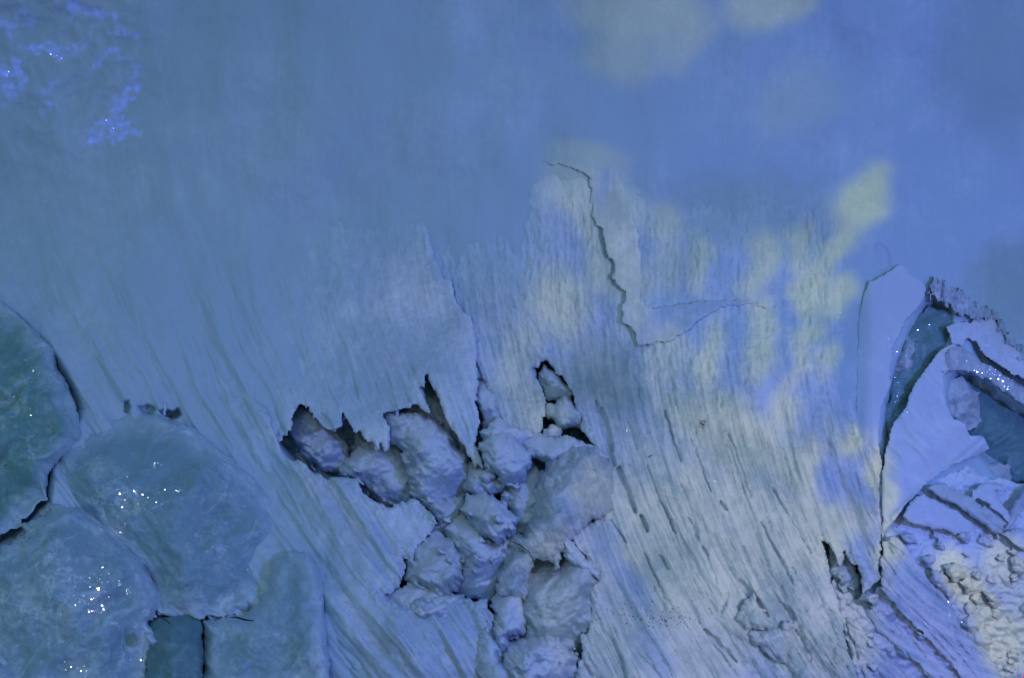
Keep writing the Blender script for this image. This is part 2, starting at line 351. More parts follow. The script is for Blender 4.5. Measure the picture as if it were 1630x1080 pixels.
def chunk(name, label, poly, off, mat, T=None, R=None, warp=3.0, wsc=22, step=2.0, facets=7, rough=.004, seed=0, tilt=(0, 0), group=None, cat='ice lump', parent=None, flat=.0, pw=.5, soft=9, fac=.0, fsc=60, melt=0):
    P = np.asarray(poly, float); cx, cy = P.mean(0); sz = math.sqrt(max(1., (P.max(0) - P.min(0)).prod()))
    GX, GY = window(poly, step, 10)
    wx, wy = warped(GX, GY, warp, wsc, seed, 1.2)
    d = sdf(wx, wy, poly)
    dm = max(4., float(d.max()))
    R = R or dm * .9; T = T or sz * .00184 * .42
    pr = np.clip(d / R, 0, 1); H = T * np.power(np.maximum(1 - (1 - pr) ** 2, 0), pw)
    rnd = random.Random(seed * 13 + 5)
    if facets:
        acc = np.exp(-H / T * soft)
        for k in range(facets):
            a = rnd.uniform(0, 2 * math.pi); rr = rnd.uniform(.15, .5) * sz
            x0, y0 = cx + rr * math.cos(a), cy + rr * math.sin(a); s = rnd.uniform(.5, 1.5) * T / (sz * .5)
            pl = T * rnd.uniform(.62, 1.0) - s * ((GX - x0) * math.cos(a) + (GY - y0) * math.sin(a))
            acc = acc + np.exp(-np.clip(pl, -2 * T, 3 * T) / T * soft)
        H = np.where(d > 0, np.clip(-np.log(acc) / soft * T, 0.0, None), 0)
        H = np.minimum(H, T * np.sqrt(np.maximum(1 - (1 - np.clip(d / 6, 0, 1)) ** 2, 0)))
    H = H * (1 - flat)
    ns = max(9., sz / 3.2); nz = (fbm(GX / ns, GY / ns, 5, seed + 3, .45) + .10 * ridged(GX / ns * 1.7, GY / ns * 1.7, 3, seed + 6)) * rough * np.clip(d / 10, 0, 1)
    if fac: nz = nz + fac * facet(GX, GY, fsc, seed + 40) * np.clip(d / 14, 0, 1)
    hs = max(12., sz * .4)   # the lump lies back against the slope of the ice behind it
    gx_ = (float(wall_y(cx + hs, cy)) - float(wall_y(cx - hs, cy))) / (2 * hs); gy_ = (float(wall_y(cx, cy + hs)) - float(wall_y(cx, cy - hs))) / (2 * hs)
    Y0 = float(wall_y(cx, cy)) + off + gx_ * (GX - cx) + gy_ * (GY - cy)
    fr = Y0 - H - nz * 1.6 + tilt[0] * (GX - cx) * .00184 + tilt[1] * (GY - cy) * .00184
    bk = Y0 + .004 + .6 * T * np.sqrt(np.maximum(1 - (1 - pr) ** 2, 0)) + tilt[0] * (GX - cx) * .00184 + tilt[1] * (GY - cy) * .00184
    o = grid_mesh(name, GX, GY, fr, d > -.3, M[mat], back=bk, parent=parent, zf=(sstep(-4, melt, d + 10 * fbm(GX / 30, GY / 30, 3, seed + 50)) if melt else 1.0))
    if parent is None: tag(o, label, cat, group)
    return o

# ------------------------------------------------------------------ the ice wall, one sheet with its hollows
PITS = [  # outline, depth, softness
 ([(436,704),(452,672),(466,640),(520,625),(600,630),(672,590),(700,610),(745,650),(762,600),(800,640),(830,690),(862,700),(848,620),(850,575),(878,568),(915,610),(940,660),(965,730),(968,800),(940,840),(960,920),(950,1000),(935,1100),(790,1100),(775,1040),(700,990),(610,945),(600,880),(560,800),(470,745)], .22, 14),
 ([(1466,480),(1490,468),(1520,490),(1520,530),(1500,570),(1462,640),(1425,720),(1405,760),(1405,640),(1425,570),(1445,520)], .08, 22),
 ([(1504,595),(1520,580),(1560,590),(1630,645),(1750,690),(1750,800),(1620,800),(1560,730),(1500,700)], .13, 30),
 ([(1540,535),(1560,550),(1640,600),(1700,640),(1640,640),(1560,590)], .05, 8),
 ([(1388,440),(1390,392),(1400,385),(1414,398),(1420,425),(1402,436)], .006, 4),
 ([(1360,860),(1300,860),(1318,900),(1325,950),(1350,1000),(1380,980),(1378,940)], .06, 10),
 ([(-60,440),(30,500),(85,552),(110,590),(136,650),(120,690),(90,740),(84,800),(30,860),(-60,900)], .09, 22),
 ([(236,975),(330,975),(335,1110),(215,1110)], .14, 14),
 ([(196,640),(204,636),(208,650),(206,660),(198,655)], .05, 3),
 ([(220,648),(234,643),(248,651),(243,661),(228,657)], .05, 3),
 ([(252,656),(262,652),(274,655),(284,649),(288,660),(276,668),(262,663)], .09, 3),
 ([(1440,840),(1480,900),(1560,980),(1620,1100),(1760,1100),(1760,780),(1560,760),(1450,790)], .10, 20),
]
xs = np.concatenate([np.arange(-900, -20, 14.), np.arange(-20, 1650, 2.4), np.arange(1650, 2531, 14.)])
ys = np.concatenate([np.arange(-700, -20, 14.), np.arange(-20, 1100, 2.4), np.arange(1100, 1331, 14.)])
GX, GY = np.meshgrid(xs, ys)
D = wall_y(GX, GY)
pit = np.zeros(GX.shape); pm = np.zeros(GX.shape)
for k, (P, dep, soft) in enumerate(PITS):
    wx, wy = warped(GX, GY, 5 if dep > .09 else 2, 20, 90 + k)
    s = sdf(wx, wy, P); f = sstep(-2, soft, s)
    pit = np.maximum(pit, dep * f); pm = np.maximum(pm, f * min(1., (dep / .14) ** 2))
low = sstep(250, 620, GY)
D = D - relief(GX, GY, .008, .0022, .0010, 40) * (.25 + .75 * low) * (1 - pm)
fu, fv = flow(GX, GY); fl_ = sstep(360, 560, GY) * sstep(720, 420, GX) * (1 - pm)
D = D - fl_ * (.014 * fbm((fu + 12 * fbm(fu / 60, fv / 150, 2, 57)) / 42, fv / 330, 3, 55) + creases(GX, GY, .004, 24, 58, 16, .12, -.1))
D = D - .004 * fbm(GX / 30, GY / 34, 4, 51) * (1 - pm) * (.4 + .6 * low)
fo = sstep(330, 60, np.hypot(GX - 60, (GY - 90) * 1.1))   # the crumpled frosty corner
D = D - fo * (.007 * ridged(GX / 70 + GY / 90, GY / 60 - GX / 130, 2, 61) + .0014 * fbm(GX / 8, GY / 8, 3, 62))
D = D + pit + pm * .05 * fbm(GX / 55, GY / 55, 5, 52) + pm * .018 * ridged(GX / 24, GY / 24, 3, 54)
wall = grid_mesh('ice_wall', GX, GY, D, np.ones(GX.shape, bool), M['wall'], zf=0.0)
tag(wall, 'huge smooth blue frosted ice wall behind all the other ice, filling the top of the picture', 'ice wall')

# ground under everything, out of the frame
gm = bpy.data.meshes.new('ground'); gx, gy = np.meshgrid(np.linspace(-12, 12, 61), np.linspace(-6, 8, 41))
gz = -.42 + .05 * fbm(gx, gy, 3, 4)
vv = np.stack([gx, gy, gz], -1).reshape(-1, 3); ii = np.arange(vv.shape[0]).reshape(gx.shape)
gq = np.stack([ii[:-1, :-1].ravel(), ii[:-1, 1:].ravel(), ii[1:, 1:].ravel(), ii[1:, :-1].ravel()], 1)
go = link('ground', vv, gq, M['ground'], origin=(0, 0, 0)); tag(go, kind='structure')

# ------------------------------------------------------------------ large sheets
def seg_d(px, py, a, b):
    ex, ey = b[0] - a[0], b[1] - a[1]; L = ex * ex + ey * ey
    t = np.clip(((px - a[0]) * ex + (py - a[1]) * ey) / L, 0, 1)
    return np.hypot(px - a[0] - t * ex, py - a[1] - t * ey), t
# fluted curtain in the middle and right
CUR = [(835,262),(856,262),(896,262),(926,273),(938,283),(1040,270),(1420,270),(1395,372),(1374,450),(1366,520),(1364,620),(1370,690),(1400,720),(1405,830),(1401,925),(1385,938),(1374,952),(1370,925),(1366,900),(1352,896),(1346,880),(1340,898),(1336,905),(1330,885),(1320,868),(1308,862),(1318,890),(1322,925),(1335,955),(1344,985),(1344,1010),(1352,1040),(1380,1110),
       (912,1110),(912,1075),(928,1040),(924,1010),(936,1004),(939,960),(940,930),(950,918),(940,902),(928,882),(906,853),(930,835),(956,822),(962,790),(960,768),(956,740),(944,712),(925,685),(922,665),(914,640),(905,612),(890,600),(882,585),(873,574),(862,580),(850,588),(855,604),(868,622),(874,640),(868,660),(864,684),(845,700),(815,690),(795,672),(783,640),(770,600),(740,560),(700,520),(690,420),(740,330),(800,280)]
rnd = random.Random(4)
GRO = [((957,652),(974,716),7,.05),((966,716),(978,740),5,.03),((984,745),(1010,812),6,.05),((1058,655),(1072,700),2.2,.03),((1070,700),(1084,735),2.2,.03),((948,640),(953,656),3,.03),
 ((1000,672),(1012,715),4,.02),((1020,822),(1030,845),6,.05),((1050,885),(1062,905),4,.03),((1095,825),(1112,858),4.5,.03),((1118,870),(1125,885),3,.03),((1052,800),(1075,850),1.6,.025),((972,828),(995,862),2,.03),
 ((1147,800),(1156,812),3.5,.04),((1120,875),(1142,928),2,.015),((1182,870),(1203,915),3.5,.02),((1213,925),(1240,960),6,.02),((1122,1003),(1172,1052),3.5,.04),((1260,905),(1266,912),5,.02),((1178,925),(1220,980),7,.03),
 ((1240,960),(1262,985),8,.03),((1148,975),(1158,945),5,.02),((1266,1005),(1290,1050),6,.03),((930,1060),(960,1090),3,.02),((1085,770),(1110,845),1.8,.02),((1160,690),(1195,790),2.0,.02),((1040,935),(1060,970),2,.02),((1065,1030),(1090,1055),4,.012),
 ((1230,780),(1290,880),2,.02),((1210,830),(1262,930),2.2,.025),((1010,600),(1030,690),2.5,.015),((1030,740),(1050,800),2,.02),((1025,880),(1060,955),2,.018),((1100,700),(1130,780),1.8,.018)]
for k in range(0):
    gx0 = rnd.uniform(930, 1330); gy0 = rnd.uniform(600, 980); L = rnd.uniform(60, 190)
    sl = .00116 * (gy0 + L / 2 - 470); GRO.append(((gx0, gy0), (gx0 + sl * L, gy0 + L), rnd.uniform(.8, 1.6), rnd.uniform(.003, .008)))
def cur_extra(px, py, d):
    e = 0 * px
    wx, wy = warped(px, py, 2.2, 12, 5, 1.3)
    for a, b, w, dep in GRO:
        x0, x1 = min(a[0], b[0]) - 20, max(a[0], b[0]) + 20; y0, y1 = min(a[1], b[1]) - 20, max(a[1], b[1]) + 20
        jx = (px[0] > x0) & (px[0] < x1); jy = (py[:, 0] > y0) & (py[:, 0] < y1)
        if not jx.any() or not jy.any(): continue
        s = np.ix_(jy, jx); dd, t = seg_d(wx[s], wy[s], a, b)
        e[s] = np.maximum(e[s], .5 * dep * sstep(w * .75 * (.6 + .8 * np.sin(t * 3.1)) + 1.2, w * .35, dd))
    # soot-like little hole
    dd = np.hypot((px - 1117), (py - 676) * 1.2); e = e + .008 * sstep(11, 3, dd + 4 * fbm(px / 6, py / 6, 2, 3))
    dd = np.hypot((px - 830), (py - 472)); e = e + .006 * sstep(9, 2, dd + 3 * fbm(px / 5, py / 9, 2, 4))
    return e
def cur_rel(px, py):
    lo = sstep(520, 760, py)
    gr = (1 - sstep(560, 760, py)) * sstep(250, 380, py)
    u, v = flow(px, py)
    g = .0040 * fbm(u / 6, v / 15, 4, 71, .65) + .004 * fbm(u / 17, v / 40, 3, 72)
    lum = sstep(1130, 1230, px) * sstep(900, 960, py) * (.012 * np.abs(fbm(px / 34, py / 34, 3, 73)) + .01 * fbm(px / 50, py / 50, 2, 74))
    rc = sstep(60, 0, np.abs(px - 1392)) * sstep(640, 760, py) * .008
    cr = creases(px, py, .004, 26, 201, 24, .06, -.05) + creases(px, py, .009, 42, 205, 14, .03, .05) + creases(px, py, .0034, 9, 203, 34, .14, -.4) + creases(px, py, .0022, 6, 207, 40, .16, -.5)
    return relief(px, py, .018, .0052, .0014, 20, 24) * (.25 + .75 * lo) + g * gr + lum + rc + cr * lo
def cur_lift(px, py):
    left = lerp(sstep(330, 480, py), sstep(250, 330, py), sstep(820, 870, px))
    right = sstep(270, 420, py)
    t = np.clip((px - 960) / 80, 0, 1)
    return -.012 + .03 * lerp(left, right, t) + .02 * sstep(500, 800, py) + .008 * sstep(1200, 1380, px) * sstep(600, 800, py) - .03 * sstep(1310, 1368, px) * (1 - sstep(600, 720, py))
sheet('ice_curtain', 'broad fluted pale ice curtain with long slanting ridges right of the boulder hollow', 'ice curtain', CUR, cur_lift, 'flute', warp=4, wsc=13, thick=.12, rel=cur_rel, extra=cur_extra, seed=11, rim=10, crust=.008, tone=lambda x, y: lerp(.75, .12, sstep(980, 1060, x)) + lerp(.25, .88, sstep(980, 1060, x)) * sstep(480, 700, y))
# smooth strip over the top of the curtain
STR = [(846,244),(880,236),(930,236),(968,256),(992,290),(1004,330),(1018,380),(1022,430),(1020,475),(1030,490),(1062,486),(1120,478),(1190,476),(1212,482),(1228,495),(1200,486),(1153,489),(1116,509),(1086,532),(1060,545),(1030,550),(1016,552),(1010,532),(1003,522),(990,516),(990,484),(998,464),(986,459),(973,444),(979,424),(966,403),(960,385),(956,367),(944,352),(938,320),(938,285),(926,274),(896,263),(868,262)]
sheet('ice_strip', 'smooth pale vertical ice strip with a ragged left edge on the granular curtain', 'ice sheet', STR, lambda x, y: -.004 + .020 * sstep(240, 285, y) + .024 * sstep(280, 380, y) - .014 * sstep(1020, 1200, x), 'sheet', warp=3.2, wsc=9, thick=.06, rel=lambda x, y: .004 * fbm(x / 60, y / 80, 2, 5), rim=4, seed=21)
# left sheet with the ragged fringe
LS = [(330,200),(662,200),(668,300),(681,360),(685,382),(692,412),(702,420),(706,441),(721,447),(725,473),(736,493),(750,503),(756,527),(763,560),(759,579),(762,607),(759,636),(764,675),(757,708),(768,730),(774,752),(760,742),(756,748),(749,733),(737,709),(725,694),(713,675),(703,656),(699,636),(685,615),(681,598),(677,600),(677,618),(668,617),(677,634),(686,655),(685,660),(670,652),(664,645),(659,644),(652,651),(645,650),(635,653),(629,655),(619,656),(612,660),(620,684),(620,718),(612,721),(608,706),(605,707),(600,724),(592,706),(583,704),(573,685),(566,694),(556,676),(546,655),(544,680),(530,687),(520,684),(508,675),(500,668),(490,650),(479,643),(467,660),(465,682),(444,709),(430,690),(425,660),(400,600),(330,560)]
def ls_lift(px, py):
    a = sstep(400, 560, px) * sstep(270, 430, py) ; b = sstep(420, 470, px) * sstep(560, 640, py)
    e = sstep(560, 740, px) * sstep(330, 480, py)
    return -.02 + .035 * np.maximum(a, b) + .055 * e
sheet('hanging_ice_sheet', 'smooth milky ice sheet with a torn fringe hanging over the left of the boulder hollow', 'ice sheet', LS, ls_lift, 'sheet', warp=2.6, wsc=8, thick=.045, rel=lambda x, y: relief(x, y, .010, .005, .002, 30, 8) * (.1 + .9 * sstep(480, 620, y)) + creases(x, y, .006, 22, 301, 9, .10, -.05) * sstep(560, 640, y) + .003 * fbm(x / 14, y / 16, 4, 39) - .012 * sstep(.25, .7, fbm(flow(x, y)[0] / 26, flow(x, y)[1] / 80, 2, 35)) * sstep(560, 640, y), rim=9, crust=.006, seed=31)
# slope below
SL = [(300,560),(380,600),(425,650),(446,709),(455,725),(464,731),(484,737),(500,752),(520,761),(545,759),(569,761),(578,771),(583,786),(600,799),(623,807),(640,796),(653,793),(668,797),(676,810),(692,826),(697,834),(690,844),(676,863),(666,867),(663,885),(658,903),(650,893),(643,887),(647,906),(640,930),(625,944),(610,947),(640,962),(668,950),(700,948),(723,943),(752,956),(776,952),(778,966),(788,978),(783,1003),(790,1022),(787,1040),(800,1062),(812,1110),(500,1110),(510,900),(440,880),(440,840),(400,740),(330,660)]
sheet('ice_slope', 'long streaked ice slope running down to the right below the boulder hollow', 'ice slope', SL, lambda x, y: -.02 + .075 * sstep(0, 170, x - np.interp(y, [560, 660, 740, 840, 1110], [285, 322, 392, 432, 505])) * sstep(560, 700, y), 'sheet', warp=3.5, wsc=15, thick=.12, rel=lambda x, y: relief(x, y, .024, .006, .0014, 33, 10) + .010 * fbm(x / 50, y / 50, 4, 36) + creases(x, y, .008, 34, 311, 12, .06, .05) + creases(x, y, .003, 14, 313, 16, .13, -.05), rim=17, crust=.016, seed=41)

# ------------------------------------------------------------------ left blocks of clear ice
chunk('ice_block', 'dark teal clear ice block at the left edge under the slanting wall', [(-60,430),(0,476),(45,515),(88,556),(92,585),(108,610),(120,650),(132,690),(112,720),(82,745),(76,790),(30,840),(-5,862),(-60,880)], -.0, 'dark', T=.10, R=40, warp=6, wsc=40, facets=12, rough=.016, seed=1, melt=44, pw=.75, soft=20, fac=.016, fsc=46, cat='ice block')
chunk('ice_boulder', 'large rounded teal ice boulder right of the dark block, glinting on its left shoulder', [(84,740),(100,712),(140,690),(200,660),(250,660),(300,678),(345,712),(395,750),(428,800),(442,850),(434,900),(420,940),(395,972),(350,984),(300,985),(256,980),(240,930),(200,880),(150,830),(95,790)], +.0, 'clear', T=.13, R=110, warp=9, wsc=50, facets=14, rough=.016, seed=2, melt=46, pw=.75, soft=20, fac=.016, fsc=70, cat='ice boulder')
chunk('ice_boulder', 'broad pale teal ice slab in the bottom left corner with bright wet glints', [(-60,900),(0,870),(24,855),(45,828),(82,802),(120,806),(165,830),(205,865),(240,905),(256,955),(244,990),(250,1020),(238,1050),(228,1110),(-60,1110)], -.03, 'clear', T=.11, R=70, warp=8, wsc=45, facets=14, rough=.014, seed=3, melt=46, pw=.75, soft=20, fac=.014, fsc=80, cat='ice boulder')
chunk('ice_block', 'small dark teal ice piece wedged in the gap between the bottom left slabs', [(236,985),(300,975),(320,990),(325,1040),(322,1110),(225,1110)], -.02, 'deep', T=.08, warp=3, facets=5, rough=.008, seed=4, cat='ice block')
chunk('ice_fragment', 'tiny white ice fragment stuck in the gap beside the corner slab', [(228,1010),(240,1006),(245,1014),(252,1022),(242,1028),(232,1020)], -.12, 'sheet', T=.02, warp=1.5, wsc=8, step=1.2, facets=3, rough=.002, seed=5, cat='ice fragment')
chunk('ice_slab', 'smooth blue ice slab with a rounded top at the bottom, right of the dark gap', [(322,986),(360,985),(395,975),(425,940),(436,892),(460,877),(495,879),(508,905),(518,960),(528,1110),(320,1110)], -.02, 'clear', T=.07, R=40, warp=4, wsc=40, facets=8, rough=.010, pw=.8, fac=.008, fsc=60, melt=50, seed=6, cat='ice slab')
chunk('ice_splinter', 'pale thin ice splinter lying slanted in the dark gap under the rounded boulder', [(258,996),(270,995),(288,1012),(286,1020),(272,1010)], -.05, 'sheet', T=.012, warp=1.5, wsc=8, step=1.2, facets=2, rough=.002, seed=7, cat='ice splinter')

# ------------------------------------------------------------------ lumps in the central hollow
HOL = [
 ('ice_lump','rounded ice lump in the upper left corner of the boulder hollow',[(472,660),(496,650),(525,672),(548,704),(548,722),(556,733),(544,747),(508,747),(491,730),(472,709),(462,684)],.16,'chunk',.10,.012),
 ('ice_lump','broad bluish ice lump under the torn fringe, above the slope',[(549,740),(578,712),(617,700),(655,740),(662,776),(655,806),(605,806),(578,775),(549,758)],.12,'chunk',.10,.010),
 ('ice_lump','big hanging ice lump with a bright rounded foot in the middle of the hollow',[(617,662),(645,664),(689,672),(712,689),(725,713),(737,728),(745,750),(745,774),(732,790),(713,800),(684,798),(662,789),(655,771),(650,745),(643,720),(624,709),(618,684)],.05,'chunk',.13,.012),
 ('ice_lump','small wedge of ice tucked under the bright hanging lump',[(668,795),(732,800),(732,817),(712,847),(688,846),(694,830)],.10,'dull',.06,.006),
 ('ice_lump','bulging drumstick shaped ice lump right of the small wedge',[(735,812),(750,790),(776,787),(796,797),(810,811),(821,823),(820,843),(810,855),(790,866),(770,853),(750,832)],.03,'chunk',.09,.006),
 ('ice_lump','dark bellied ice lump at the tip of the slope',[(690,848),(710,858),(723,863),(733,888),(737,907),(727,935),(703,952),(676,938),(648,922),(655,887),(664,866)],.05,'dull',.09,.008),
 ('ice_lump','wide smooth ice mass below the drumstick lump',[(706,850),(730,820),(756,830),(783,863),(810,850),(812,873),(800,907),(794,933),(778,955),(756,945),(722,945),(735,907),(723,863)],.08,'chunk',.09,.006),
 ('ice_lump','squarish ice block tilted forward at the top right of the hollow',[(768,713),(783,697),(800,690),(824,708),(846,723),(841,740),(834,762),(824,775),(802,772),(790,758),(774,748)],.0,'chunk',.09,.008),
 ('ice_lump','shadowed ice lump between the hanging lump and the squarish block',[(738,780),(748,740),(780,742),(806,765),(812,780),(790,790),(760,790)],.08,'chunk',.07,.008),
 ('ice_lump','pale crusty ice mass between the squarish block and the fluted curtain',[(838,845),(850,820),(852,780),(874,740),(905,716),(943,725),(966,753),(966,815),(936,829),(908,853),(880,888),(850,880),(818,867),(812,860),(822,838)],.03,'rough',.10,.012),
 ('ice_lump','pale knobbly ice column under the crusty mass',[(806,866),(850,878),(848,907),(837,927),(845,947),(848,973),(842,985),(828,950),(796,948),(794,920),(804,893)],.02,'rough',.06,.008),
 ('ice_lump','grey blue upright ice block left of the lower column',[(783,960),(803,945),(833,950),(841,983),(841,1007),(812,1020),(803,1052),(788,1055),(782,1020),(786,980)],.06,'chunk',.08,.006),
 ('ice_lump','large lumpy grey ice mass under the curtain edge',[(834,927),(856,893),(890,905),(910,888),(946,906),(955,922),(948,935),(944,999),(925,1000),(914,1045),(870,1020),(848,1014),(840,973)],.12,'dull',.14,.016),
 ('ice_lump','low ice mound at the foot of the hollow',[(806,1030),(843,1012),(880,1010),(915,1047),(915,1120),(800,1120)],.06,'chunk',.12,.012),
 ('ice_lump','rounded blue ice clod at the mouth of the small hollow',[(866,686),(876,675),(893,679),(896,697),(874,704)],.02,'chunk',.04,.003),
 ('ice_lump','upper ice lump inside the small hollow in the curtain',[(858,592),(870,580),(884,592),(900,610),(912,630),(890,640),(874,637),(862,612)],.09,'dull',.05,.006),
 ('ice_lump','lower ice lump inside the small hollow in the curtain',[(872,646),(903,634),(922,655),(925,680),(888,682),(872,664)],.06,'dull',.05,.006),
 ('ice_lump','frosty ice pillar behind the right tip of the hanging sheet',[(758,606),(787,608),(790,636),(802,675),(794,692),(772,680),(760,640)],.05,'chunk',.04,.005),
 ('ice_lump','webbed crumbly ice mass bridging to the fluted curtain',[(825,704),(850,690),(874,697),(893,697),(930,706),(960,726),(962,772),(925,775),(898,740),(884,750),(869,738),(850,730)],.0,'chunk',.06,.014),
 ('ice_lump','frosted ice shelf between the hanging sheet and the small hollow',[(770,690),(790,668),(820,680),(860,693),(866,706),(830,712),(800,706),(780,716)],.0,'chunk',.04,.008),
 ('ice_lump','short thick ice stub hanging over the lumpy grey mass',[(880,858),(893,860),(892,900),(882,914),(874,888)],.01,'rough',.03,.002),
 ('ice_lump','slanted ice spur leaning on the fluted curtain edge',[(893,860),(906,855),(926,883),(950,906),(952,922),(930,912),(900,890)],.0,'chunk',.03,.003),
 ('ice_lump','ragged ice crust at the foot of the slope beside the lower column',[(770,1000),(792,1020),(800,1055),(840,1040),(846,1060),(820,1120),(780,1120),(760,1050)],.0,'sheet',.06,.01),
 ('ice_lump','dark ice lump deep under the right end of the torn fringe',[(630,640),(690,630),(720,660),(742,705),(760,740),(752,770),(720,740),(680,700)],.24,'dull',.08,.01),
 ('ice_lump','shadowed grey ice lump between the drumstick lump and the crusty mass',[(806,762),(850,745),(884,790),(860,850),(825,845),(806,800)],.05,'dull',.05,.008),
 ('ice_lump','low frosted ice lump under the dark bellied one',[(620,950),(660,930),(712,945),(735,950),(720,985),(670,990)],.03,'chunk',.05,.008),
]
def grow(P, f):
    c = np.mean(P, 0); return [tuple(c + (np.array(p) - c) * f) for p in P]
for k, (n, lab, P, off, mt, T, rg) in enumerate(HOL):
    big = off >= .1; off = off - .03
    up = k < 3
    chunk(n, lab, grow(P, 1.35 if big and not up else 1.14), off + (.07 if up else 0.), mt, T=T * (1.25 if up else 1.6), warp=5.5, wsc=20, facets=5, soft=7, fac=.006, fsc=24, rough=rg * .8, seed=100 + k, step=1.8)

# drips on the hanging sheet and in the small left hollow
def drip(x0, y0, x1, y1, w0, w1, off, mat, label, group, seed):
    N = 14; seg = 9
    ax = np.linspace(0, 1, N); rr = lerp(w0, w1, ax) * (1 + .18 * fbm(ax * 5 + seed, ax * 0, 2, seed)); rr[-1] *= .35
    px = lerp(x0, x1, ax) + 1.2 * fbm(ax * 3, ax * 0 + seed, 2, seed); py = lerp(y0, y1, ax)
    Y = float(wall_y(x0, y0)) + off; c = at(px, py, Y + 0 * px); r = rr * Y / 1630
    th = np.linspace(0, 2 * math.pi, seg, endpoint=False)
    co = c[:, None, :] + np.stack([np.cos(th)[None] * r[:, None], np.sin(th)[None] * r[:, None], 0 * r[:, None] * th[None]], -1)
    co = co.reshape(-1, 3); Q = []
    for i in range(N - 1):
        for j in range(seg):
            a, b = i * seg + j, i * seg + (j + 1) % seg; Q.append((a, b, b + seg, a + seg))
    co = np.concatenate([co, c[:1], c[-1:]]); t0, t1 = len(co) - 2, len(co) - 1
    for j in range(0, seg):
        Q.append((t0, (j + 1) % seg, j, t0)) if False else None
    o = link('icicle', co, np.array(Q), M[mat]); return tag(o, label, 'icicle', group)
G1 = 'icicles under the torn fringe'
drip(632, 648, 632, 668, 3.2, 2.4, -.015, 'sheet', 'short blunt icicle hanging alone above the big lump', G1, 1)
drip(668, 615, 685, 660, 4.5, 2.2, -.012, 'sheet', 'long slanted icicle beside the dark slit in the fringe', G1, 2)
drip(641, 668, 652, 715, 4.5, 2.5, .07, 'dull', 'faint grey icicle standing against the big hanging lump', G1, 3)
drip(601, 690, 601, 724, 5, 1.5, -.01, 'sheet', 'pointed icicle at the lowest tip of the torn fringe', G1, 4)
drip(616, 680, 618, 718, 5, 2, -.008, 'sheet', 'stout icicle at the right corner of the fringe tooth', G1, 5)
drip(530, 655, 533, 688, 6, 2.2, -.01, 'sheet', 'broad icicle over the upper left lump', G1, 6)
drip(262, 640, 262, 662, 3.0, 2.0, .0, 'sheet', 'tiny icicle across the small dark opening in the left wall', 'icicles in the left opening', 7)
drip(212, 638, 211, 656, 4.0, 3.0, .0, 'sheet', 'stubby icicle at the left end of the small dark opening', 'icicles in the left opening', 8)
drip(884, 742, 856, 800, 2.0, 1.2, -.09, 'sheet', 'thin slanting ice thread in front of the pale crusty mass', 'ice threads', 9)
drip(912, 700, 925, 722, 1.2, .8, -.03, 'sheet', 'hair thin ice thread under the small hollow', 'ice threads', 10)

# ------------------------------------------------------------------ right-hand panels and shards
R1 = [(1373,467),(1382,449),(1396,442),(1407,436),(1416,431),(1432,419),(1442,427),(1449,438),(1471,449),(1476,460),(1472,476),(1460,493),(1442,511),(1436,527),(1424,549),(1420,566),(1418,582),(1416,600),(1419,612),(1406,643),(1399,683),(1402,730),(1414,780),(1412,830),(1404,860),(1385,800),(1362,700),(1362,600),(1365,516)]
sheet('ice_sheet', 'tall smooth blue ice panel with a broken top edge beside the fluted curtain', 'ice panel', R1, lambda x, y: .004 + (.016 + .02 * sstep(560, 760, y)) * sstep(1362, 1392, x), 'panel', warp=2, wsc=10, thick=.05, rim=4, rel=lambda x, y: .01 * fbm(x / 70, y / 160, 2, 6) + .003*ridged(x/22,y/260,2,8)*sstep(600,700,y), seed=51)
R2 = [(1518,546),(1496,556),(1473,587),(1453,613),(1439,650),(1419,680),(1409,720),(1402,770),(1405,850),(1425,828),(1436,813),(1463,783),(1483,764),(1516,742),(1553,728),(1576,716),(1570,702),(1563,693),(1546,694),(1538,675),(1519,667),(1506,643),(1503,600),(1520,575),(1530,560)]
def r2_ex(px, py, d):
    dd, t = seg_d(px, py, (1570, 700), (1425, 825))
    d2, t2 = seg_d(px, py, (1500, 640), (1430, 800))
    return -.02 * sstep(12, 1, dd) + .03 * sstep(50, 10, dd - 6) * sstep(1420, 1450, px) * sstep(640, 740, py) * .8
sheet('ice_sheet', 'fan shaped blue ice panel curling out between the two dark hollows', 'ice panel', R2, lambda x, y: .03 + .03 * sstep(620, 800, y), 'panel', warp=2, wsc=12, thick=.04, rim=4, rel=lambda x, y: .012 * fbm((x + y) / 90, (x - y) / 30, 2, 7) , extra=r2_ex, seed=52)
R3 = [(1506,522),(1518,512),(1534,514),(1560,505),(1582,503),(1592,520),(1606,540),(1630,567),(1660,590),(1720,610),(1720,640),(1660,625),(1630,604),(1600,590),(1566,567),(1556,548),(1543,541),(1530,552),(1514,548),(1510,536)]
sheet('ice_shard', 'upper pale ice shard reaching to the right edge above the dark slit', 'ice shard', R3, .03, 'panel', warp=3, wsc=10, thick=.07, rim=6, rel=lambda x, y: .012 * fbm(x / 30, y / 30, 4, 9), seed=53)
R4 = [(1514,548),(1530,552),(1545,562),(1570,578),(1600,596),(1630,620),(1720,668),(1720,700),(1640,652),(1610,632),(1570,606),(1535,590),(1512,592),(1503,604),(1498,590),(1504,565)]
sheet('ice_shard', 'lower glittering ice shard slanting between the two dark hollows', 'ice shard', R4, .035, 'rough', warp=3, wsc=10, thick=.07, rim=8, rel=lambda x, y: .012 * fbm(x / 24, y / 24, 4, 10), seed=54)
FR = [(1474,452),(1492,440),(1512,448),(1520,458),(1532,460),(1545,478),(1566,486),(1584,492),(1600,520),(1622,545),(1660,570),(1660,592),(1624,572),(1600,545),(1580,512),(1545,510),(1526,500),(1500,482),(1480,474)]
